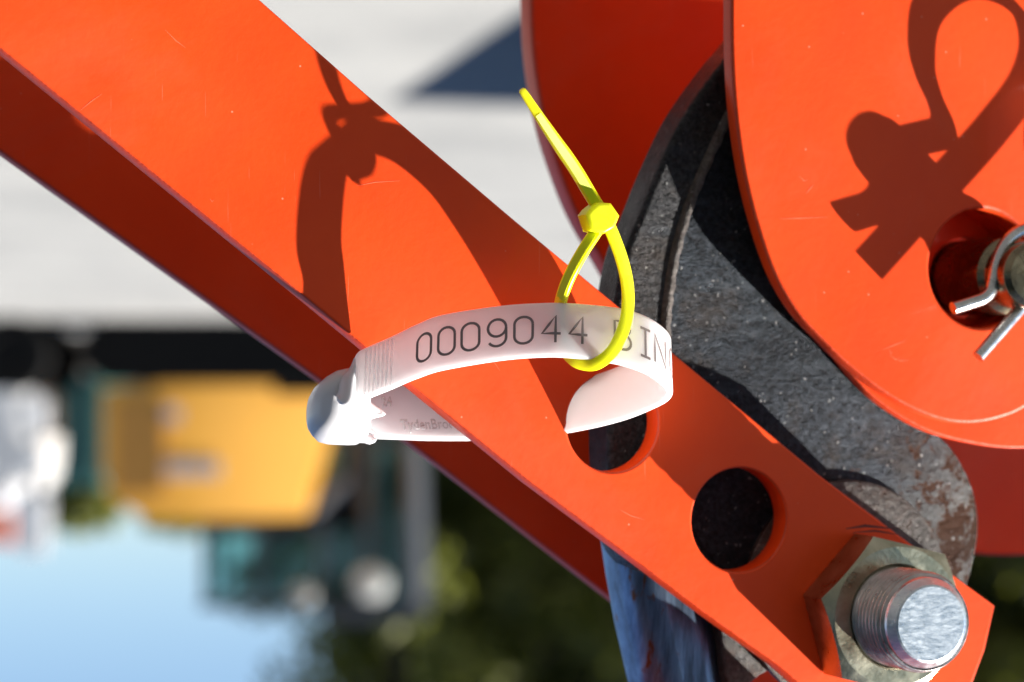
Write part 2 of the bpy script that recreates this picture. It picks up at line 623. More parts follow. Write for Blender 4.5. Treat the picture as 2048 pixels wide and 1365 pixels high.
# blue worn shank below the bar
shank_px = [(1235, 1000), (1250, 1080), (1262, 1160), (1280, 1260), (1304, 1365), (1338, 1500), (1355, 1540), (1520, 1540),
            (1495, 1440), (1470, 1330), (1452, 1220), (1430, 1000)]
plate("shank", [UV(*p, -0.012)[:2] for p in shank_px], [], -0.012, 0.020, 0.0070, BLUE_STEEL, hook, 8)
lug_px = [(1424, 1180), (1500, 1230), (1566, 1290), (1560, 1330), (1520, 1352), (1493, 1375), (1470, 1420), (1452, 1365), (1444, 1290)]
plate("rusty_lug", [UV(*p, -0.0095)[:2] for p in lug_px], [], -0.0095, 0.010, 0.0008, BOSS_STEEL, hook)

# ------------------------------------------------------------------ round orange plates
WF = 0.0
front_plate = empty("hinge_plate", UV(1800, 600, WF))
tag(front_plate, "sunlit orange rounded hinge plate with a pin hole and clip shadow", "hinge plate")
fp_px = [(1464, -120), (1463, 0), (1464, 110), (1471, 220), (1487, 335), (1512, 440), (1548, 545), (1592, 622), (1640, 675),
         (1700, 733), (1780, 793), (1860, 833), (1930, 847), (2000, 837), (2062, 808), (2150, 735), (2260, 560), (2330, 200),
         (2330, -250), (2200, -700), (1950, -950), (1700, -900), (1540, -560)]
bigh, BHC, BHR = circle_uv(1964, 537, 120, WF)
plate("face_plate", [p[:2] for p in spline([UV(*p, WF) for p in fp_px], 8, True)], [bigh], WF, 0.0046, 0.0007, ORANGE, front_plate, 3)
pin_c = UV(2000, 553, WF)
PIN_R = 0.0084
pinh = [(pin_c.x + 0.0086 * math.cos(2 * math.pi * k / 48), pin_c.y + 0.0086 * math.sin(2 * math.pi * k / 48)) for k in range(48)]
bigh2 = [(BHC.x + (BHR + 0.0004) * math.cos(2 * math.pi * k / 72), BHC.y + (BHR + 0.0004) * math.sin(2 * math.pi * k / 72)) for k in range(72)]
bp_px = [(1600, 420), (1612, 600), (1660, 690), (1705, 752), (1760, 806), (1850, 860), (1950, 888), (2048, 897), (2200, 880),
         (2350, 790), (2450, 500), (2420, 0), (2200, -300), (1800, -250), (1640, 100)]
plate("backing_plate", [p[:2] for p in spline([UV(*p, WF - 0.0047) for p in bp_px], 8, True)], [bigh2], WF - 0.0047, 0.0034, 0.0005, ORANGE, front_plate, 3)

# sleeve behind the pin hole: an open tube closed at the far end
sv, sf, ns = [], [], 72
for r_, w_ in ((BHR + 0.0030, -0.0083), (BHR + 0.0002, -0.0083), (BHR + 0.0002, -0.015), (0.0091, -0.015), (0.0091, -0.019), (BHR + 0.0030, -0.019)):
    for k in range(ns):
        t = 2 * math.pi * k / ns
        cx_, cy_ = (pin_c.x, pin_c.y) if r_ == 0.0091 else (BHC.x, BHC.y)
        sv.append((cx_ + r_ * math.cos(t), cy_ + r_ * math.sin(t), w_))
for i in range(6):
    for k in range(ns):
        k2 = (k + 1) % ns
        j = (i + 1) % 6
        sf.append((i * ns + k, i * ns + k2, j * ns + k2, j * ns + k))
mesh_obj("sleeve", sv, sf, ORANGE, front_plate)

WRP = -0.075
rp_px = [(1075, -200), (1064, -60), (1062, 20), (1068, 120), (1086, 230), (1113, 325), (1152, 425), (1196, 505), (1245, 590),
         (1310, 700), (1480, 900), (1700, 1045), (1900, 1100), (2048, 1112), (2300, 1090), (2600, 900), (2750, 400),
         (2600, -500), (2000, -1000), (1300, -900)]
rear_plate = plate("hinge_plate", [p[:2] for p in spline([UV(*p, WRP) for p in rp_px], 8, True)], [], WRP, 0.008, 0.001, ORANGE, None, 3)
tag(rear_plate, "dark red shaded rounded hinge plate behind the black steel arm", "hinge plate")

# unseen frame added above the bars, shaped to keep the rear plates in shade
hb = [UV(950, 1548, 0)[:2], UV(1738, 1548, 0)[:2], UV(1760, 1830, 0)[:2], UV(2600, 1830, 0)[:2], UV(2640, 1548, 0)[:2], UV(3600, 1548, 0)[:2], UV(3650, 2300, 0)[:2], UV(1500, 2300, 0)[:2]]
housing = plate("shade_frame", hb, [], 0.0070, 0.052, 0.003, ORANGE, None, 3)
hb2 = [UV(2640, 1570, 0)[:2], UV(3600, 1570, 0)[:2], UV(3600, 2300, 0)[:2], UV(2640, 2300, 0)[:2]]
plate("shade_lug", hb2, [], 0.0170, 0.0099, 0.002, ORANGE, housing, 3)
hb3 = [UV(960, 1552, 0)[:2], UV(1708, 1552, 0)[:2], UV(1750, 2200, 0)[:2], UV(1300, 2200, 0)[:2]]
plate("shade_lug", hb3, [], 0.0142, 0.0071, 0.002, ORANGE, housing, 3)
tag(housing, "orange machine frame added above the hinge, unseen, to shade the rear plates", "machine frame")

# ------------------------------------------------------------------ pin and clip
pin = empty("hinge_pin", (pin_c.x, pin_c.y, -0.02))
tag(pin, "zinc plated round pin through the hole of the sunlit hinge plate", "pin")
lathe("pin_shaft", (pin_c.x, pin_c.y), [(PIN_R, -0.03), (PIN_R, 0.0045), (0.0072, 0.0056), (0.0072, 0.0122), (0.0069, 0.0130)], PIN_STEEL, pin, 64)
lathe("pin_tip", (pin_c.x, pin_c.y), [(0.0068, 0.0130), (0.0057, 0.0140), (0.002, 0.0142)], PIN_STEEL, pin, 64)

WCL = 0.0093
clip_px = [(1906, 617), (1940, 606), (1966, 597), (1981, 582), (1988, 556), (1994, 525), (2010, 489), (2038, 464), (2080, 452),
           (2104, 442), (2098, 405), (2074, 350), (2060, 285), (2072, 200), (2130, 150), (2200, 160), (2260, 215),
           (2278, 285), (2258, 355), (2200, 435), (2145, 500), (2050, 607), (1956, 714)]
clip_pts = spline([UV(*p, WCL) for p in clip_px], 8)
clip = sweep("retaining_clip", tube_frames(clip_pts), lambda i: circ(0.00138, 16), CLIP_STEEL, None)
tag(clip, "bent steel wire retaining clip through the pin at the right edge", "clip")

# ------------------------------------------------------------------ bolt and nut
NUT_H, AF = 0.0104, 0.0304
bc = UV(1748, 1224, 0)
nut = empty("hex_nut", (bc.x, bc.y, 0))
tag(nut, "yellow zinc hex nut tightened against the end of the sunlit bar", "nut")


def hex_r(t, a0=46):
    d = (math.degrees(t) - a0) % 60
    d = d - 60 if d > 30 else d          # angle from the nearest corner
    return AF / 2 / math.cos(R(30 - abs(d)))


nn = 120
verts, faces = [], []
rc = AF / 2 * 0.965
a_off = R(46)
for loop in range(5):
    for k in range(nn):
        t = a_off + 2 * math.pi * k / nn
        rh = hex_r(t)
        if loop == 0:
            r, w = rh - 0.0003, 0.0
        elif loop == 1:
            r, w = rh, 0.0004
        elif loop == 2:
            r, w = rh, NUT_H - (rh - rc) * 0.55
        elif loop == 3:
            r, w = rc, NUT_H
        else:
            r, w = 0.0112, NUT_H
        verts.append((bc.x + r * math.cos(t), bc.y + r * math.sin(t), w))
for r2, w2 in ((0.0104, NUT_H - 0.0009), (0.0096, 0.0)):
    for k in range(nn):
        t = a_off + 2 * math.pi * k / nn
        verts.append((bc.x + r2 * math.cos(t), bc.y + r2 * math.sin(t), w2))
for i in range(6):
    for k in range(nn):
        k2 = (k + 1) % nn
        faces.append((i * nn + k, i * nn + k2, (i + 1) * nn + k2, (i + 1) * nn + k))
mesh_obj("nut_body", verts, faces, NUT_ZINC, nut, sharp=25)

BR, PITCH_T = 0.0105, 0.0015
BOLT_L = NUT_H + 0.0142
bolt = empty("threaded_bolt", (bc.x, bc.y, 0))
tag(bolt, "thick threaded bolt end standing out of the hex nut", "bolt")
nth, depth = 96, 0.0009
z0, z1 = NUT_H - 0.004, BOLT_L - 0.0022
nz = int((z1 - z0) / PITCH_T * 10)
verts, faces = [], []
for i in range(nz + 1):
    z = z0 + (z1 - z0) * i / nz
    for k in range(nth):
        t = 2 * math.pi * k / nth
        ph = (z / PITCH_T - k / nth) % 1.0
        tri = abs(2 * ph - 1)
        r = BR - depth * (1 - min(1, max(0, (tri - 0.12) / 0.76)))
        r -= max(0, (z - (z1 - 0.0018)) / 0.0018) * 0.0004
        verts.append((bc.x + r * math.cos(t), bc.y + r * math.sin(t), z))
for i in range(nz):
    for k in range(nth):
        k2 = (k + 1) % nth
        faces.append((i * nth + k, i * nth + k2, (i + 1) * nth + k2, (i + 1) * nth + k))
mesh_obj("thread", verts, faces, THREAD_STEEL, bolt, sharp=70)
lathe("bolt_tip", (bc.x, bc.y), [(BR - 0.0010, z1 - 0.0002), (BR - 0.0012, z1 + 0.0004), (0.0080, BOLT_L - 0.0002), (0.0076, BOLT_L)],
      BOLT_END, bolt, 96, 20)
lathe("bolt_shank", (bc.x, bc.y), [(0.0087, -0.05), (0.0087, NUT_H - 0.0035)], THREAD_STEEL, bolt, 48)

# ------------------------------------------------------------------ white security seal
TAU = R(36)
WID = 0.0112
TH = 0.0016
WD = Vector((0, math.cos(TAU), -math.sin(TAU)))
seal = empty("security_seal", UV(690, 830, 0))
tag(seal, "white plastic security seal band looped through the bar's upper hole", "security seal")
lower_c = [(703, 800, 4.4), (709, 804, 4.8), (720, 800, 5.3), (779, 778, 7.2), (830, 757, 9.0), (882, 740, 11.6), (1000, 720, 16.0), (1088, 713, 18.8), (1146, 715, 20.0),
           (1220, 723, 21.2), (1264, 733, 21.6), (1306, 750, 21.6), (1336, 771, 20.8), (1346, 788, 19.2), (1336, 805, 17.0),
           (1308, 820, 13.8), (1264, 838, 9.6), (1220, 851, 6.0), (1176, 861, 2.4), (1132, 869, -1.0), (1070, 877, -5.6),
           (1010, 882, -8.2), (954, 884, -9.6), (860, 884, -10.6), (770, 881, -11.2), (715, 879, -11.2)]
upper_c = [(704, 730, 1.4), (711, 709, 1.5), (724, 698, 2.1), (783, 672, 4.9), (833, 648, 7.2), (884, 629, 9.4), (1000, 611, 13.6), (1090, 605, 16.3), (1148, 606, 17.5),
           (1218, 612, 17.6), (1262, 620, 17.2), (1304, 637, 16.6), (1332, 658, 14.4), (1342, 677, 12.2), (1333, 696, 9.6),
           (1306, 712, 6.8), (1262, 731, 3.4), (1218, 748, 0.4), (1174, 761, -2.6), (1132, 768, -6.0), (1070, 772, -11.0),
           (1010, 776, -14.4), (954, 777, -16.4), (860, 777, -17.4), (772, 778, -18.0), (720, 780, -18.0)]
low = spline([UV(x, y, w / 1000) for x, y, w in lower_c], 12)
upp = spline([UV(x, y, w / 1000) for x, y, w in upper_c], 12)
acc = [0.0]
for i in range(len(low) - 1):
    acc.append(acc[-1] + ((low[i + 1] - low[i]).length + (upp[i + 1] - upp[i]).length) / 2)
LEN = acc[-1]


def edges(s):
    s = min(max(s, 0), LEN)
    lo_, hi_ = 0, len(acc) - 1
    while hi_ - lo_ > 1:
        m_ = (lo_ + hi_) // 2
        if acc[m_] <= s:
            lo_ = m_
        else:
            hi_ = m_
    f = (s - acc[lo_]) / max(1e-9, acc[hi_] - acc[lo_])
    return low[lo_].lerp(low[hi_], f), upp[lo_].lerp(upp[hi_], f)


def band_frame(s):
    """lower edge, unit width vector, width, outward normal"""
    l0, u0 = edges(s)
    la, ua = edges(s - 0.0008)
    lb, ub = edges(s + 0.0008)
    tan = ((lb - la) + (ub - ua)).normalized()
    wv = u0 - l0
    w_ = wv.length
    wv = wv / w_
    return l0, wv, w_, (tan.cross(wv)).normalized()


def on_band(s, t, h):
    l0, wv, w_, nrm = band_frame(s)
    return l0 + wv * (t * w_) + nrm * h


nb = 260
path = []
half_w = []
for i in range(nb + 1):
    l0, wv, w_, nrm = band_frame(LEN * i / nb)
    path.append((l0 + wv * w_ / 2 - nrm * TH / 2, wv, nrm))
    half_w.append(w_ / 2)
sweep("band", path, lambda i: rrect(half_w[i], TH / 2, 0.0005, 3), WHITE_PL, seal, sharp=50)


def px_of(p):
    q = O_C + U_C * p.x + V_C * p.y + N_C * p.z
    return CX + FPX * q.x / -q.z, CY - FPX * q.y / -q.z


def s_for_px(x, t=0.5):
    best, bs = 1e9, 0
    for i in range(1600):
        s = LEN * 0.5 * i / 1600
        d = abs(px_of(on_band(s, t, 0))[0] - x)
        if d < best:
            best, bs = d, s
    return bs


# stroke lettering
def arc(cx, cy, rx, ry, a0, a1, n=10):
    return [(cx + rx * math.cos(R(a0 + (a1 - a0) * k / n)), cy + ry * math.sin(R(a0 + (a1 - a0) * k / n))) for k in range(n + 1)]


GLYPH = {
    '0': [arc(0.5, 0.73, 0.5, 0.27, 0, 180) + arc(0.5, 0.27, 0.5, 0.27, 180, 360) + [(1.0, 0.73)]],
    '9': [arc(0.5, 0.68, 0.5, 0.32, 0, 360, 20), [(1.0, 0.68), (1.0, 0.36)] + arc(0.5, 0.3, 0.5, 0.3, 0, -150)],
    '4': [[(0.72, 0.0), (0.72, 1.0), (0.0, 0.34), (1.0, 0.34)]],
    'B': [[(0, 0), (0, 1), (0.55, 1)] + arc(0.55, 0.77, 0.4, 0.23, 90, -90) + [(0, 0.54), (0.55, 0.54)]
          + arc(0.55, 0.27, 0.45, 0.27, 90, -90) + [(0, 0)]],
    'I': [[(0.5, 0), (0.5, 1)], [(0.05, 1), (0.95, 1)], [(0.05, 0), (0.95, 0)]],
    'N': [[(0, 0), (0, 1), (1, 0), (1, 1)]],
    'G': [arc(0.5, 0.5, 0.5, 0.5, 40, 320, 20) + [(1, 0.42), (0.55, 0.42)]],
}


def strokes(lines, sw, h, n_sub=6):
    """ribbons on the band surface; lines are lists of (s, t-metres)"""
    v, f = [], []
    for ln in lines:
        pts = []
        for a, b in zip(ln, ln[1:]):
            for k in range(n_sub):
                pts.append((a[0] + (b[0] - a[0]) * k / n_sub, a[1] + (b[1] - a[1]) * k / n_sub))
        pts.append(ln[-1])
        base = len(v)
        for i, p in enumerate(pts):
            a, b = pts[max(0, i - 1)], pts[min(len(pts) - 1, i + 1)]
            dx, dy = b[0] - a[0], b[1] - a[1]
            L = math.hypot(dx, dy) or 1e-9
            nx, ny = -dy / L * sw / 2, dx / L * sw / 2
            v.append(on_band(p[0] + nx, (p[1] + ny) / WID, h))
            v.append(on_band(p[0] - nx, (p[1] - ny) / WID, h))
        for i in range(len(pts) - 1):
            f.append((base + 2 * i, base + 2 * i + 1, base + 2 * i + 3, base + 2 * i + 2))
    return v, f


TXT = [('0', 848, 3.0), ('0', 893, 3.3), ('0', 941, 3.5), ('9', 994, 3.6), ('0', 1047, 3.6), ('4', 1103, 3.7), ('4', 1157, 3.7),
       ('B', 1246, 3.5), ('I', 1291, 2.6), ('N', 1321, 3.4), ('G', 1337, 3.4)]
for ch, x, wmm in TXT:
    s0 = s_for_px(x, 0.5)
    if ch == 'G':
        s0 = s_N + 0.0049
    if ch == 'N':
        s_N = s0
    lines = [[(s0 + (a - 0.5) * wmm / 1000, (0.255 + 0.49 * b) * WID) for a, b in ln] for ln in GLYPH[ch]]
    v, f = strokes(lines, 0.00052, 0.00003, 2)
    mesh_obj("printed_character", v, f, INK, seal, smooth=False)

# grip ribs near the tongue
for k in range(7):
    s0 = s_for_px(731 + k * 8.6, 0.5)
    v, f = [], []
    for dt in (0.06, 0.94):
        for ds, hh in ((-0.00034, -0.0002), (-0.00018, 0.00022), (0.00018, 0.00022), (0.00034, -0.0002)):
            v.append(on_band(s0 + ds, dt, hh))
    f = [(0, 1, 5, 4), (1, 2, 6, 5), (2, 3, 7, 6), (3, 0, 4, 7), (3, 2, 1, 0), (4, 5, 6, 7)]
    mesh_obj("grip_rib", v, f, WHITE_SOLID, seal, sharp=60)

# locking head: a rounded shell lofted along u
def loft(name, rings, mat, parent, sharp=45):
    n = len(rings[0])
    v = [p for r in rings for p in r]
    f = []
    for i in range(len(rings) - 1):
        for k in range(n):
            k2 = (k + 1) % n
            f.append((i * n + k, i * n + k2, (i + 1) * n + k2, (i + 1) * n + k))
    f.append(tuple(range(n - 1, -1, -1)))
    f.append(tuple((len(rings) - 1) * n + k for k in range(n)))
    return mesh_obj(name, v, f, mat, parent, sharp=sharp)


head_sec = [  # px x, top y, bottom y, w centre mm, half depth mm
    (617, 822, 838, -3.5, 0.8), (619, 804, 848, -3.5, 2.4), (624, 788, 858, -3.5, 3.8), (634, 771, 869, -3.6, 5.4),
    (648, 758, 880, -3.8, 6.6), (665, 748, 884, -4.2, 7.2), (685, 743, 885, -4.8, 7.3), (705, 747, 886, -5.8, 7.0),
    (718, 757, 886, -7.0, 6.2), (727, 775, 882, -8.2, 5.0), (733, 800, 872, -9.6, 3.2)]
rings = []
for x, yt, yb, wc, hd in head_sec:
    top, bot = UV(x, yt, wc / 1000), UV(x, yb, wc / 1000)
    c = (top + bot) / 2
    hv = (top.y - bot.y) / 2
    ring = []
    for k in range(40):
        t = 2 * math.pi * k / 40
        ct, st = math.cos(t), math.sin(t)
        e = 0.62
        a = math.copysign(abs(ct) ** e, ct)
        b = math.copysign(abs(st) ** e, st)
        ring.append(c + Vector((0, 1, 0)) * hv * b + Vector((0, 0.25, 1)) * (hd / 1000) * a)
    rings.append(ring)
head_o = loft("lock_head", rings, WHITE_HEAD, seal, 60)
# tongue of the band entering the head
tong = [(674, 782, 794, 3.2, 0.5), (676, 770, 803, 3.5, 1.2), (681, 759, 809, 3.9, 1.7), (688, 750, 812, 4.2, 1.9), (696, 743, 812, 4.4, 1.8),
        (703, 732, 809, 4.2, 1.5), (709, 716, 806, 3.9, 1.0)]
rings = []
for x, yt, yb, wc, hd in tong:
    low_p = UV(x, yb, (wc + 1.4) / 1000)
    top_p = UV(x, yt, (wc - 1.6) / 1000)
    c = (low_p + top_p) / 2
    hv = (top_p - low_p) / 2
    ring = []
    for k in range(24):
        t = 2 * math.pi * k / 24
        ct, st = math.cos(t), math.sin(t)
        a = math.copysign(abs(ct) ** 0.6, ct)
        b = math.copysign(abs(st) ** 0.6, st)
        ring.append(c + hv * b + Vector((0, 0, hd / 1000)) * a)
    rings.append(ring)
loft("tongue", rings, WHITE_HEAD, seal, 60)
# cut the socket the tongue sits in out of the head
grown = []
mid_p = sum((p for r_ in rings for p in r_), Vector()) / sum(len(r_) for r_ in rings)
for r_ in rings:
    c_ = sum(r_, Vector()) / len(r_)
    grown.append([mid_p + Vector(((p.x - mid_p.x) * 1.18, (p.y - mid_p.y) * 1.10, (p.z - mid_p.z) * 1.35)) for p in r_])
cutter = loft("cutter", grown, WHITE_HEAD, None)
bpy.context.view_layer.update()
md = head_o.modifiers.new("socket", 'BOOLEAN')
md.object, md.operation, md.solver = cutter, 'DIFFERENCE', 'EXACT'
bpy.context.view_layer.update()
cut_me = bpy.data.meshes.new_from_object(head_o.evaluated_get(bpy.context.evaluated_depsgraph_get()))
head_o.modifiers.clear()
if len(cut_me.polygons) > 50:
    head_o.data = cut_me
    cut_me.shade_smooth()
    cut_me.set_sharp_from_angle(angle=R(40))
bpy.data.objects.remove(cutter)
# pointed fingers of the head lying on the rear strap
for pts, w in (([(712, 780), (738, 800), (758, 814), (771, 824), (774, 829), (769, 833), (752, 837), (735, 843), (712, 850)], -7.4), ([(706, 838), (730, 846), (746, 858), (757, 868), (757, 874), (748, 879), (706, 884)], -6.2),
               ([(660, 870), (740, 868), (757, 878), (752, 886), (742, 890), (733, 887), (662, 885)], -5.0)):
    plate("finger", [UV(*p, w / 1000)[:2] for p in pts], [], w / 1000, 0.0030, 0.0009, WHITE_HEAD, seal, 4)


def emboss(text, px, py, size, w, depth):
    cu = bpy.data.curves.new("lettering", 'FONT')
    cu.body = text
    cu.size = size
    cu.extrude = depth
    cu.fill_mode = 'FRONT'
    tmp = bpy.data.objects.new("tmp", cu)
    col.objects.link(tmp)
    bpy.context.view_layer.update()
    me = bpy.data.meshes.new_from_object(tmp.evaluated_get(bpy.context.evaluated_depsgraph_get()))
    bpy.data.objects.remove(tmp)
    me.materials.clear()
    p = UV(px, py, w)
    tilt = Matrix.Rotation(-R(33), 4, 'X')
    link("embossed_lettering", me, WHITE_LETTER, FRAME @ Matrix.Translation(p) @ tilt @ Matrix.Diagonal((0.74, 1, 1, 1)), seal)


emboss("TydenBrooks", 803, 860, 0.0034, -0.0104, 0.00035)
emboss("24", 764, 812, 0.0030, -0.0136, 0.00035)

# ------------------------------------------------------------------ yellow cable tie
tie = empty("cable_tie", UV(1205, 440, 0.015))
tag(tie, "fluorescent yellow cable tie hooked round the white seal band", "cable tie")
loop_c = [(1200, 452, 20.4), (1188, 470, 20.4), (1168, 500, 20.2), (1147, 537, 19.6), (1130, 575, 18.0), (1121, 608, 15.8), (1117, 650, 15.7),
          (1124, 690, 16.9), (1146, 719, 17.8), (1170, 729, 18.8), (1194, 727, 20.4), (1222, 706, 22.3), (1240, 675, 21.3), (1252, 640, 20.0),
          (1256, 600, 19.4), (1253, 560, 19.4), (1243, 518, 19.8), (1228, 476, 20.2), (1215, 446, 20.4)]
loop_pts = spline([UV(x, y, w / 1000) for x, y, w in loop_c], 10)
sweep("strap", ribbon_frames(loop_pts, (0.80, 0.45, 0.40)), lambda i: rrect(0.00128, 0.00055, 0.0003, 2), YELLOW_PL, tie)
tail_c = [(1206, 428, 20.2), (1186, 398, 20.3), (1150, 338, 20.8), (1110, 280, 21.4), (1075, 228, 22.0), (1043, 179, 22.6)]
tail_pts = spline([UV(x, y, w / 1000) for x, y, w in tail_c], 10)
nt_ = len(tail_pts)


def tail_prof(i):
    f = i / (nt_ - 1)
    k = 1.0 if f < 0.5 else 1.0 - (f - 0.5) * 0.95
    if i == nt_ - 1:
        k *= 0.6
    return rrect(0.00132 * k, 0.0006, 0.00025, 2)


tf = frames_along(tail_pts, (0.9, 0.35, 0.25))
sweep("tail", tf, tail_prof, YELLOW_PL, tie)
# teeth along the tail and the left strand
for frs, i0, i1, half, sg in ((tf, 6, 40, 0.0008, 1), (ribbon_frames(loop_pts, (0.80, 0.45, 0.40)), 10, 46, 0.0008, 1)):
    v, f = [], []
    k = 0
    steps = 3
    for i in range(i0, i1):
        for j in range(steps):
            fr = j / steps
            p0, s0, h0 = frs[i]
            p1, s1, h1 = frs[i + 1]
            p = p0.lerp(p1, fr)
            nrm = h0 if h0.z > 0 else -h0
            tdir = (p1 - p0).normalized()
            b = len(v)
            hh = 0.00058
            sc_ = half * (1.0 if frs is not tf else 1.0 - 0.5 * max(0, (i - 20) / 40))
            for ds in (-sc_, sc_):
                v += [p + s0 * ds + nrm * hh - tdir * 0.00018, p + s0 * ds + nrm * (hh + 0.00014) + tdir * 0.00010,
                      p + s0 * ds + nrm * hh + tdir * 0.00014]
            f += [(b, b + 1, b + 4, b + 3), (b + 1, b + 2, b + 5, b + 4), (b, b + 2, b + 1), (b + 3, b + 4, b + 5)]
    o = mesh_obj("teeth", v, f, YELLOW_SOLID, tie, sharp=20)
    o["kind"] = "stuff"
hp = [(1171, 430), (1180, 418), (1196, 405), (1222, 407), (1239, 432), (1229, 456), (1208, 468), (1182, 462)]
plate("tie_head", [UV(*p, 0.0226)[:2] for p in hp], [], 0.0230, 0.0052, 0.0007, YELLOW_PL, tie, 3)
# ------------------------------------------------------------------ scratches and scuffs in the paint
SCR = simple("paint_scratch", (0.86, 0.17, 0.07), 0.6)
SCUFF = simple("dark_scuff", (0.12, 0.022, 0.016), 0.7)


def scratch(pts, w0, width, parent, mat=SCR):
    p = [UV(x, y, w0 + 0.00004) for x, y in pts]
    v, f = [], []
    for i, q in enumerate(p):
        a_, b_ = p[max(0, i - 1)], p[min(len(p) - 1, i + 1)]
        d = (b_ - a_).normalized()
        k = width * (0.25 if i in (0, len(p) - 1) else 1.0)
        nn_ = Vector((-d.y, d.x, 0)) * k / 2
        v += [q + nn_, q - nn_]
    for i in range(len(p) - 1):
        f.append((2 * i, 2 * i + 1, 2 * i + 3, 2 * i + 2))
    mesh_obj("scuff" if mat is SCUFF else "scratch", v, f, mat, parent, smooth=False)


for pts in ([(1778, 700), (1783, 706), (1780, 712)], [(1780, 712), (1793, 720), (1797, 716)], [(1797, 716), (1799, 722), (1818, 721)],
            [(1765, 700), (1790, 690), (1812, 682)], [(1598, 352), (1608, 362), (1616, 360)], [(1612, 388), (1620, 378), (1627, 370)],
            [(1560, 438), (1600, 437), (1655, 435)]):
    scratch(pts, WF, 0.00018, front_plate)
for pts in ([(160, 222), (180, 205), (204, 188)], [(715, 372), (750, 365), (800, 362)], [(420, 398), (424, 404), (428, 400)],
            [(960, 690), (985, 720), (1000, 742)], [(1240, 1020), (1262, 1032), (1290, 1040)], [(330, 60), (352, 82), (371, 96)]):
    scratch(pts, 0.0, 0.00015, front_bar)
for pts, wd_ in (([(1692, 1058), (1730, 1052), (1790, 1058)], 0.0006), ([(1705, 1066), (1750, 1062), (1800, 1070)], 0.0004), ([(1800, 1085), (1840, 1112), (1880, 1146)], 0.0005)):
    scratch(pts, 0.0, wd_, front_bar, SCUFF)


# ------------------------------------------------------------------ background
def box_bm(bm, lo, hi, bev=0.0):
    r = bmesh.ops.create_cube(bm, size=1.0)
    vs2 = r['verts']
    for v in vs2:
        v.co = Vector((lo[i] + (hi[i] - lo[i]) * (v.co[i] + 0.5) for i in range(3)))
    if bev:
        es = list({e for v in vs2 for e in v.link_edges})
        bmesh.ops.bevel(bm, geom=es, offset=bev, segments=2, affect='EDGES')


def bm_obj(name, bm, mat, parent=None):
    v = [x.co.copy() for x in bm.verts]
    bm.verts.index_update()
    f = [tuple(x.index for x in fc.verts) for fc in bm.faces]
    bm.free()
    return mesh_obj(name, v, f, mat, parent, Matrix())


def box(name, lo, hi, mat, parent=None, bev=0.02):
    lo2 = [min(a, b) for a, b in zip(lo, hi)]
    hi2 = [max(a, b) for a, b in zip(lo, hi)]
    bm = bmesh.new()
    box_bm(bm, lo2, hi2, bev)
    return bm_obj(name, bm, mat, parent)


def prism(name, poly_xz, y0, y1, mat, parent=None, bev=0.02):
    bm = bmesh.new()
    f = bm.faces.new([bm.verts.new((x, y0, z)) for x, z in poly_xz])
    r = bmesh.ops.extrude_face_region(bm, geom=[f])
    for e in r['geom']:
        if isinstance(e, bmesh.types.BMVert):
            e.co.y = y1
    bmesh.ops.recalc_face_normals(bm, faces=bm.faces)
    if bev:
        bmesh.ops.bevel(bm, geom=list(bm.edges), offset=bev, segments=2, affect='EDGES')
    return bm_obj(name, bm, mat, parent)


def glass(name, tint):
    m, nt, b = mat_new(name)
    tr = N(nt, "ShaderNodeBsdfTransparent")
    tr.inputs[0].default_value = (*tint, 1)
    gl = N(nt, "ShaderNodeBsdfGlossy")
    gl.inputs['Roughness'].default_value = 0.05
    gl.inputs[0].default_value = (0.8, 0.95, 0.95, 1)
    mx = N(nt, "ShaderNodeMixShader")
    mx.inputs[0].default_value = 0.14
    nt.links.new(tr.outputs[0], mx.inputs[1])
    nt.links.new(gl.outputs[0], mx.inputs[2])
    nt.links.new(mx.outputs[0], nt.nodes["Material Output"].inputs[0])
    return m


M_YEL = simple("machine_yellow_paint", (0.58, 0.28, 0.03), 0.4, 0, 0.3, 0.08, 2)
def matte_dark():
    m = simple("dark_track_rubber", (0.008, 0.008, 0.008), 0.9)
    m.node_tree.nodes["Principled BSDF"].inputs['Specular IOR Level'].default_value = 0.08
    return m


M_DARK = matte_dark()
M_GREY = simple("cab_frame_grey", (0.030, 0.034, 0.042), 0.45, 0, 0.2, 0.1, 4)
M_WHITE = simple("white_vehicle_paint", (0.72, 0.72, 0.72), 0.35, 0, 0.4, 0.04, 3)
M_LAMP = simple("pale_lamp_lens", (0.42, 0.42, 0.39), 0.5)
M_TEAL = simple("teal_painted_sheet", (0.055, 0.16, 0.14), 0.5, 0, 0, 0.25, 3)
M_AMBER = simple("pale_red_lamp_lens", (0.75, 0.30, 0.22), 0.3)
M_MARK = simple("pale_grey_marking", (0.42, 0.40, 0.42), 0.5)
M_GLASS = glass("teal_tinted_glass", (0.58, 0.82, 0.80))
M_CONC = simple("grey_concrete", (0.32, 0.31, 0.29), 0.9, 0, 0, 0.15, 6)


def pxz(px, py, D):
    p = BG(px, py, D)
    return p.x, p.z


DE = 22.0
ex = empty("excavator", (BG(480, 650, DE + 1).x, DE + 1, 0), Matrix())
tag(ex, "yellow excavator with dark cab and teal windows, blurred in the background", "excavator")
def X(px, D=DE):
    return BG(px, 700, D).x
def Z(py, D=DE):
    return BG(500, py, D).z
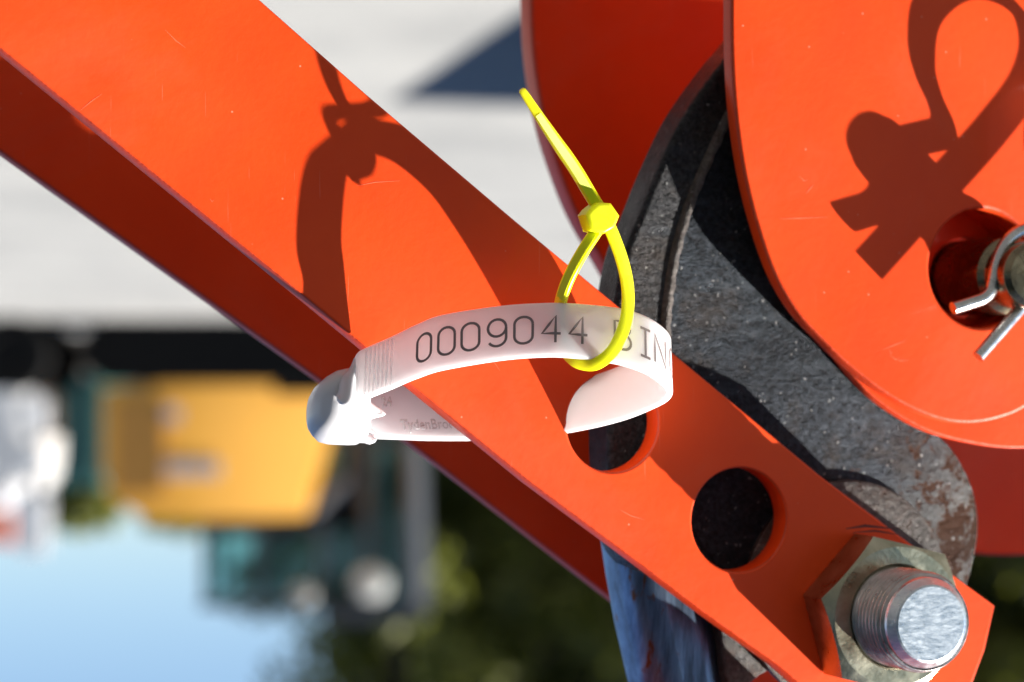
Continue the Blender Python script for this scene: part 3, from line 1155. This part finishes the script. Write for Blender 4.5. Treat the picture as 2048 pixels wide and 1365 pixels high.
# tracks
for yy in (DE - 0.1, DE + 1.9):
    pts = []
    x0, x1 = X(745), X(165)
    rad = 0.27
    for k in range(13):
        t = math.pi / 2 + math.pi * k / 12
        pts.append((x0 + rad + rad * math.cos(t), rad + rad * math.sin(t)))
    for k in range(13):
        t = -math.pi / 2 + math.pi * k / 12
        pts.append((x1 - rad + rad * math.cos(t), rad + rad * math.sin(t)))
    tr = prism("track", pts, yy, yy + 0.45, M_DARK, ex, 0)
    for k in range(18):
        xx = x0 + 0.25 + (x1 - x0 - 0.5) * k / 17
        box("track_shoe", (xx - 0.05, yy - 0.02, 0.53), (xx + 0.05, yy + 0.47, 0.565), M_DARK, tr, 0)
box("turntable", (X(650), DE + 0.3, 0.52), (X(280), DE + 2.0, 0.66), M_DARK, ex)
def y_front(px):
    return DE + 0.55 * max(0.0, (px - 230) / 420) ** 2


cols = [205, 222, 260, 300, 350, 400, 450, 500, 550, 596, 620, 644, 652]
cv = []
for px in cols:
    top = 1000 if px <= 222 else (1000 + (px - 222) / 78 * 42 if px < 300 else 1042 - (px - 300) * 0.012)
    if px <= 210:
        top = 940
    if px > 596:
        top = 1038 - (px - 596) / 48 * 178 if px <= 644 else 800
    bot = 775 - (px - 205) * 0.05
    for back in (0, 1):
        for py in (bot, top):
            x_, z_ = pxz(px, py, DE)
            cv.append((x_, DE + 1.9 if back else y_front(px), z_))
cf = []
for i in range(len(cols) - 1):
    p_, q_ = 4 * i, 4 * (i + 1)
    cf += [(p_, p_ + 1, q_ + 1, q_), (p_ + 1, p_ + 3, q_ + 3, q_ + 1), (p_ + 3, p_ + 2, q_ + 2, q_ + 3), (p_ + 2, p_, q_, q_ + 2)]
cf += [(0, 2, 3, 1), (len(cv) - 4, len(cv) - 3, len(cv) - 1, len(cv) - 2)]
bd = mesh_obj("upper_body", cv, cf, M_YEL, ex, Matrix(), sharp=30)
box("body_panel", (X(330), DE - 0.015, Z(800)), (X(232), DE + 0.05, Z(985)), simple("ochre_panel", (0.32, 0.15, 0.02), 0.5), bd, 0.01)
for k in range(6):
    xa = 292 + k * 25
    yb_ = y_front(xa + 12)
    box("lettering_mark", (X(xa), yb_ - 0.03, Z(922)), (X(xa + 20), yb_ + 0.03, Z(956)), M_MARK, bd, 0.005)
box("lettering_mark", (X(330), DE - 0.018, Z(815)), (X(362), DE + 0.01, Z(845)), M_MARK, bd, 0.005)
# cab: posts, roof and panes
DB = DE + 1.15      # the cab stands on the far side of the body
def X2(px):
    return X(px, DB)
def Z2(py):
    return Z(py, DB)
cab = box("cab_floor", (X2(850), DB + 0.1, Z2(860)), (X2(600), DB + 1.4, Z2(885)), M_GREY, ex)
def post(a, b, r=0.045, y=DB + 0.15):
    p, q = Vector((a[0], y, a[1])), Vector((b[0], y, b[1]))
    frs = tube_frames([p, q])
    return sweep("cab_post", frs, lambda i: rrect(r, r, r * 0.3, 2), M_GREY, cab, frame=Matrix())
for y in (DB + 0.15, DB + 1.35):
    post(pxz(820, 880, DB), pxz(830, 1235, DB), 0.07, y)
    post(pxz(735, 880, DB), pxz(735, 1235, DB), 0.05, y)
    post(pxz(605, 1040, DB), pxz(690, 960, DB), 0.075, y)
    post(pxz(690, 960, DB), pxz(700, 880, DB), 0.05, y)
    post(pxz(410, 1040, DB), pxz(410, 1210, DB), 0.035, y)
    post(pxz(515, 1040, DB), pxz(515, 1210, DB), 0.035, y)
    post(pxz(640, 1040, DB), pxz(640, 1215, DB), 0.05, y)
    post(pxz(405, 1055, DB), pxz(640, 1055, DB), 0.05, y)
box("cab_roof", (X2(850), DB + 0.05, Z2(1212)), (X2(650), DB + 1.45, Z2(1250)), M_GREY, cab, 0.04)
box("rear_roof", (X2(655), DB + 0.05, Z2(1203)), (X2(398), DB + 1.45, Z2(1218)), M_GREY, cab, 0.02)
box("seat", (X2(600), DB + 0.5, Z2(1036)), (X2(490), DB + 1.0, Z2(1105)), M_DARK, cab, 0.1)
box("dark_cab_backing", (X2(825), DB + 1.2, Z2(880)), (X2(620), DB + 1.3, Z2(1212)), M_DARK, cab, 0.02)  # near-black sheet added to stand in for the dark inside the cab
box("cab_console", (X2(760), DB + 0.3, Z2(885)), (X2(615), DB + 1.1, Z2(1000)), M_GREY, cab, 0.05)
for a, b, c, d in ((415, 1060, 510, 1200), (520, 1060, 635, 1200), (650, 1060, 730, 1205), (740, 890, 805, 1205), (640, 885, 700, 950)):
    box("window_pane", (X2(a), DB + 0.12, Z2(b)), (X2(c), DB + 0.13, Z2(d)), M_GLASS, cab, 0)
def lamp(px, py, r, parent, y=DB, mat=M_LAMP, name="lamp"):
    c = Vector((X2(px), y, Z2(py)))
    v, f = [], []
    prof = [(r * 0.6, 0.10), (r, 0.06), (r, 0.01), (r * 0.8, -0.02), (r * 0.3, -0.035)]
    n = 24
    for rr, dy in prof:
        for k in range(n):
            t = 2 * math.pi * k / n
            v.append(c + Vector((rr * 1.1 * math.cos(t), dy, rr * math.sin(t))))
    for i in range(len(prof) - 1):
        for k in range(n):
            k2 = (k + 1) % n
            f.append((i * n + k, i * n + k2, (i + 1) * n + k2, (i + 1) * n + k))
    f.append(tuple(range(n)))
    f.append(tuple((len(prof) - 1) * n + k for k in range(n)))
    return mesh_obj(name, v, f, mat, parent, Matrix())
lamp(742, 1168, 0.155, cab)
lamp(607, 1190, 0.10, cab, mat=simple("dull_lamp_lens", (0.28, 0.28, 0.26), 0.5))

# white truck at the left edge
DT = 21.5
tk = empty("white_truck", (BG(-200, 650, DT).x, DT, 0), Matrix())
tag(tk, "white truck at the left edge, blurred in the background", "truck")
def XT(px):
    return BG(px, 700, DT).x
def ZT(py):
    return BG(0, py, DT).z
tb = prism("cab_body", [(XT(48), ZT(790)), (XT(55), ZT(900)), (XT(45), ZT(975)), (XT(-120), ZT(1090)), (XT(-700), ZT(1090)), (XT(-700), ZT(770)), (XT(40), ZT(770))],
           DT, DT + 1.8, M_WHITE, tk, 0.05)
box("windscreen_pane", (XT(-400), DT - 0.01, ZT(990)), (XT(-130), DT + 0.02, ZT(1070)), M_GLASS, tb, 0)
box("chassis", (XT(60), DT + 0.1, ZT(712)), (XT(-700), DT + 1.7, ZT(772)), M_DARK, tk, 0.02)
for px in (20, -420):
    for y in (DT, DT + 1.5):
        v, f = [], []
        c = Vector((XT(px), y, 0.33))
        n = 28
        for rr, dy in ((0.18, 0.02), (0.20, 0.0), (0.31, 0.0), (0.33, 0.03), (0.33, 0.22), (0.2, 0.25)):
            for k in range(n):
                t = 2 * math.pi * k / n
                v.append(c + Vector((rr * math.cos(t), dy, rr * math.sin(t))))
        for i in range(5):
            for k in range(n):
                k2 = (k + 1) % n
                f.append((i * n + k, i * n + k2, (i + 1) * n + k2, (i + 1) * n + k))
        f.append(tuple(range(n)))
        wh = mesh_obj("wheel", v, f, M_DARK, tk, Matrix())
for nm, px0, px1, py0, py1, mt in (("mirror", 55, 105, 790, 872, M_WHITE), ("mirror", 38, 112, 985, 1108, M_WHITE), ("bumper_end", 40, 96, 880, 960, M_WHITE)):
    box(nm, (XT(px0), DT - 0.25, ZT(py0)), (XT(px1), DT - 0.1, ZT(py1)), mt, tk, 0.05)
box("mirror_arm", (XT(70), DT - 0.2, ZT(865)), (XT(88), DT - 0.12, ZT(1000)), M_GREY, tk, 0.005)
box("mirror_bracket", (XT(88), DT - 0.2, ZT(935)), (XT(40), DT + 0.1, ZT(945)), M_GREY, tk, 0.005)
box("marker_lamp", (XT(-30), DT - 0.1, ZT(1020)), (XT(28), DT + 0.05, ZT(1090)), M_AMBER, tk, 0.02)

# teal container between truck and excavator
DC = 27.0
cn = empty("teal_container", (BG(150, 700, DC).x, DC, 0), Matrix())
tag(cn, "teal sheet metal container between white truck and yellow excavator", "container")
xc0, xc1 = BG(205, 700, DC).x, BG(60, 700, DC).x
zc1 = BG(0, 975, DC).z
box("container_body", (xc0, DC, 0.15), (xc1, DC + 2.2, zc1), M_TEAL, cn, 0.03)
for k in range(6):
    xx = xc0 + (xc1 - xc0) * (k + 0.5) / 6
    box("rib", (xx - 0.03, DC - 0.03, 0.3), (xx + 0.03, DC + 0.02, zc1 - 0.1), M_TEAL, cn, 0)
box("skid", (xc0 + 0.02, DC + 0.1, 0.0), (xc1 - 0.02, DC + 2.0, 0.15), M_DARK, cn, 0)

# low dark kerb of earth and tyres at the foot of the machines
def earth_bank():
    rngb = np.random.default_rng(5)
    D = 25.6
    n, m = 120, 10
    x0, x1 = BG(-300, 650, D).x, BG(2500, 650, D).x
    v, f = [], []
    for i in range(n + 1):
        for j in range(m + 1):
            t = j / m
            h = 0.42 * math.sin(math.pi * t) * (0.8 + 0.4 * rngb.random())
            v.append((x0 + (x1 - x0) * i / n, D + 2.4 * t, h - 0.03))
    for i in range(n):
        for j in range(m):
            f.append((i * (m + 1) + j, (i + 1) * (m + 1) + j, (i + 1) * (m + 1) + j + 1, i * (m + 1) + j + 1))
    o = mesh_obj("earth_bank", v, f, simple("dark_earth", (0.03, 0.027, 0.022), 0.95, 0, 0, 0.4, 3), None, Matrix())
    tag(o, "low dark earth bank along the far edge of the gravel", None, None, "structure")
earth_bank()

# unseen block added behind the hinge plates to throw the blue ground shadow
cbv = [(-0.93, 7.02), (-1.36, 5.2), (-2.4, 5.4), (-2.0, 7.3)]
bm = bmesh.new()
f = bm.faces.new([bm.verts.new((x, y, 0)) for x, y in cbv])
r = bmesh.ops.extrude_face_region(bm, geom=[f])
for e in r['geom']:
    if isinstance(e, bmesh.types.BMVert):
        e.co.z = 1.1
bmesh.ops.recalc_face_normals(bm, faces=bm.faces)
bmesh.ops.bevel(bm, geom=list(bm.edges), offset=0.02, segments=2, affect='EDGES')
cb = bm_obj("shadow_block", bm, M_CONC)
tag(cb, "grey concrete block added unseen behind the hinge plates to cast the ground shadow", "concrete block")

# ------------------------------------------------------------------ trees
def leaf_mat(name, a, b_):
    m, nt, b = mat_new(name)
    f = noise(nt, 1.6, 4, 0.6)
    nt.links.new(ramp(nt, f, [(0.35, a), (0.65, b_)]), b.inputs['Base Color'])
    b.inputs['Roughness'].default_value = 0.55
    tl = N(nt, "ShaderNodeBsdfTranslucent")
    tl.inputs[0].default_value = (b_[0] * 1.3, b_[1] * 1.4, b_[2], 1)
    mx = N(nt, "ShaderNodeMixShader")
    mx.inputs[0].default_value = 0.4
    nt.links.new(b.outputs[0], mx.inputs[1])
    nt.links.new(tl.outputs[0], mx.inputs[2])
    nt.links.new(mx.outputs[0], nt.nodes["Material Output"].inputs[0])
    return m


LEAF = [leaf_mat("dark_leaf", (0.03, 0.042, 0.012), (0.15, 0.165, 0.03)), leaf_mat("olive_leaf", (0.035, 0.045, 0.014), (0.19, 0.195, 0.035))]
SCREEN_LEAF = leaf_mat("screen_leaf", (0.02, 0.03, 0.010), (0.08, 0.09, 0.018))
BARK = simple("brown_bark", (0.06, 0.045, 0.032), 0.9, 0, 0, 0.3, 10)


def leaves(centres, radii, n, size, rng):
    """n small quads scattered through the clumps"""
    idx = rng.integers(0, len(centres), n)
    d = rng.normal(size=(n, 3))
    d /= np.linalg.norm(d, axis=1)[:, None]
    rad = rng.random(n) ** 0.45
    p = centres[idx] + d * (rad * radii[idx])[:, None]
    a = rng.normal(size=(n, 3)); a /= np.linalg.norm(a, axis=1)[:, None]
    b = np.cross(a, rng.normal(size=(n, 3))); b /= np.linalg.norm(b, axis=1)[:, None]
    s = size * (0.6 + 0.8 * rng.random(n))[:, None]
    v = np.stack([p - a * s, p + b * s * 0.55, p + a * s, p - b * s * 0.55], 1).reshape(-1, 3)
    return v


def quads_obj(name, v, mat, parent=None):
    me = bpy.data.meshes.new(name)
    n = len(v) // 4
    c = (v.min(0) + v.max(0)) / 2
    me.vertices.add(len(v)); me.vertices.foreach_set("co", (v - c).ravel())
    me.loops.add(len(v)); me.loops.foreach_set("vertex_index", np.arange(len(v)))
    me.polygons.add(n); me.polygons.foreach_set("loop_start", np.arange(n) * 4)
    me.update(calc_edges=True)
    return link(name, me, mat, Matrix.Translation(Vector(c)), parent)


def tree(px, D, h, crown_r, seed, label, base_frac=0.16):
    rng = np.random.default_rng(seed)
    x = BG(px, 700, D).x
    t = empty("tree", (x, D, 0), Matrix())
    tag(t, label, "tree", "trees behind the machines")
    pts = spline([Vector((x, D, -0.1)), Vector((x + 0.1, D, h * 0.3)), Vector((x - 0.05, D + 0.1, h * 0.6)), Vector((x, D, h * 0.9))], 5)
    m = len(pts)
    tr = sweep("trunk", tube_frames(pts), lambda i: circ(0.22 * h / 8 * (1 - 0.85 * i / (m - 1)), 8), BARK, t, frame=Matrix())
    for k in range(7):
        z = h * (0.25 + 0.09 * k)
        a = rng.random() * 6.28
        L = crown_r * (0.8 - 0.06 * k)
        bp = [Vector((x, D, z)), Vector((x + math.cos(a) * L * 0.5, D + math.sin(a) * L * 0.5, z + L * 0.25)),
              Vector((x + math.cos(a) * L, D + math.sin(a) * L, z + L * 0.6))]
        sweep("limb", tube_frames(bp), lambda i: circ(0.07 * (1 - 0.35 * i), 6), BARK, tr, frame=Matrix())
    nc = 60
    th = rng.random(nc) * 2 * np.pi
    zz = base_frac + (1 - base_frac) * rng.random(nc)
    env = np.sqrt(np.clip(1 - ((zz - 0.42) / 0.6) ** 2, 0.03, 1))
    rr = crown_r * env * rng.random(nc) ** 0.5
    c = np.stack([x + rr * np.cos(th), D + rr * np.sin(th), zz * h], 1)
    rad = crown_r * (0.22 + 0.2 * rng.random(nc))
    quads_obj("crown", leaves(c, rad, 13000, 0.12, rng), LEAF[seed % 2], t)


specs = [(800, 31, 7.5, 2.2, "leftmost leafy tree, rising behind the excavator cab"),
         (1010, 34, 8.5, 2.4, "leafy tree just right of the excavator cab"),
         (1240, 31, 8.0, 2.3, "leafy tree behind the blue end of the steel arm"),
         (1490, 34, 8.5, 2.4, "leafy tree behind the lower end of the sunlit bar"),
         (1740, 31, 8.0, 2.4, "leafy tree behind the hex nut"),
         (1960, 33, 8.5, 2.4, "leafy tree right of the end of the sunlit bar"),
         (2200, 31, 8.0, 2.3, "rightmost leafy tree, at the right edge")]
for i, (px, D, h, cr, lab) in enumerate(specs):
    tree(px, D, h, cr, 11 + i, lab, 0.06)
# wood behind them and the far tree line
rngw = np.random.default_rng(77)
def wood(name, px0, px1, D, h, n, size, label, mat, nleaf):
    xa, xb = BG(px0, 700, D).x, BG(px1, 700, D).x
    c = np.stack([xa + (xb - xa) * rngw.random(n), D + 3 * rngw.random(n), h * (0.05 + 0.85 * rngw.random(n) ** 0.8)], 1)
    rad = h * (0.10 + 0.08 * rngw.random(n))
    o = quads_obj(name, leaves(c, rad, nleaf, size, rngw), mat)
    tag(o, label, None, None, "stuff")
wood("dark_wood", 760, 2500, 40, 9.0, 260, 0.22, "dark wood closing the view behind the leafy trees", LEAF[0], 45000)
# unseen dark leaf screen added behind the camera to block sky light
nh = 420
ch = np.stack([-7 + 21 * rngw.random(nh), -4.2 - 1.6 * rngw.random(nh), 7.5 * rngw.random(nh)], 1)
leaf_screen = quads_obj("leaf_screen", leaves(ch, 0.55 + 0.35 * rngw.random(nh), 60000, 0.09, rngw), SCREEN_LEAF)
tag(leaf_screen, "tall dark leaf screen added behind the camera, unseen, to dim sky light on the plates", None, None, "stuff")
wood("far_treeline", -1200, 900, 110, 5.6, 260, 0.45, "distant low line of olive trees under the sky", LEAF[1], 26000)
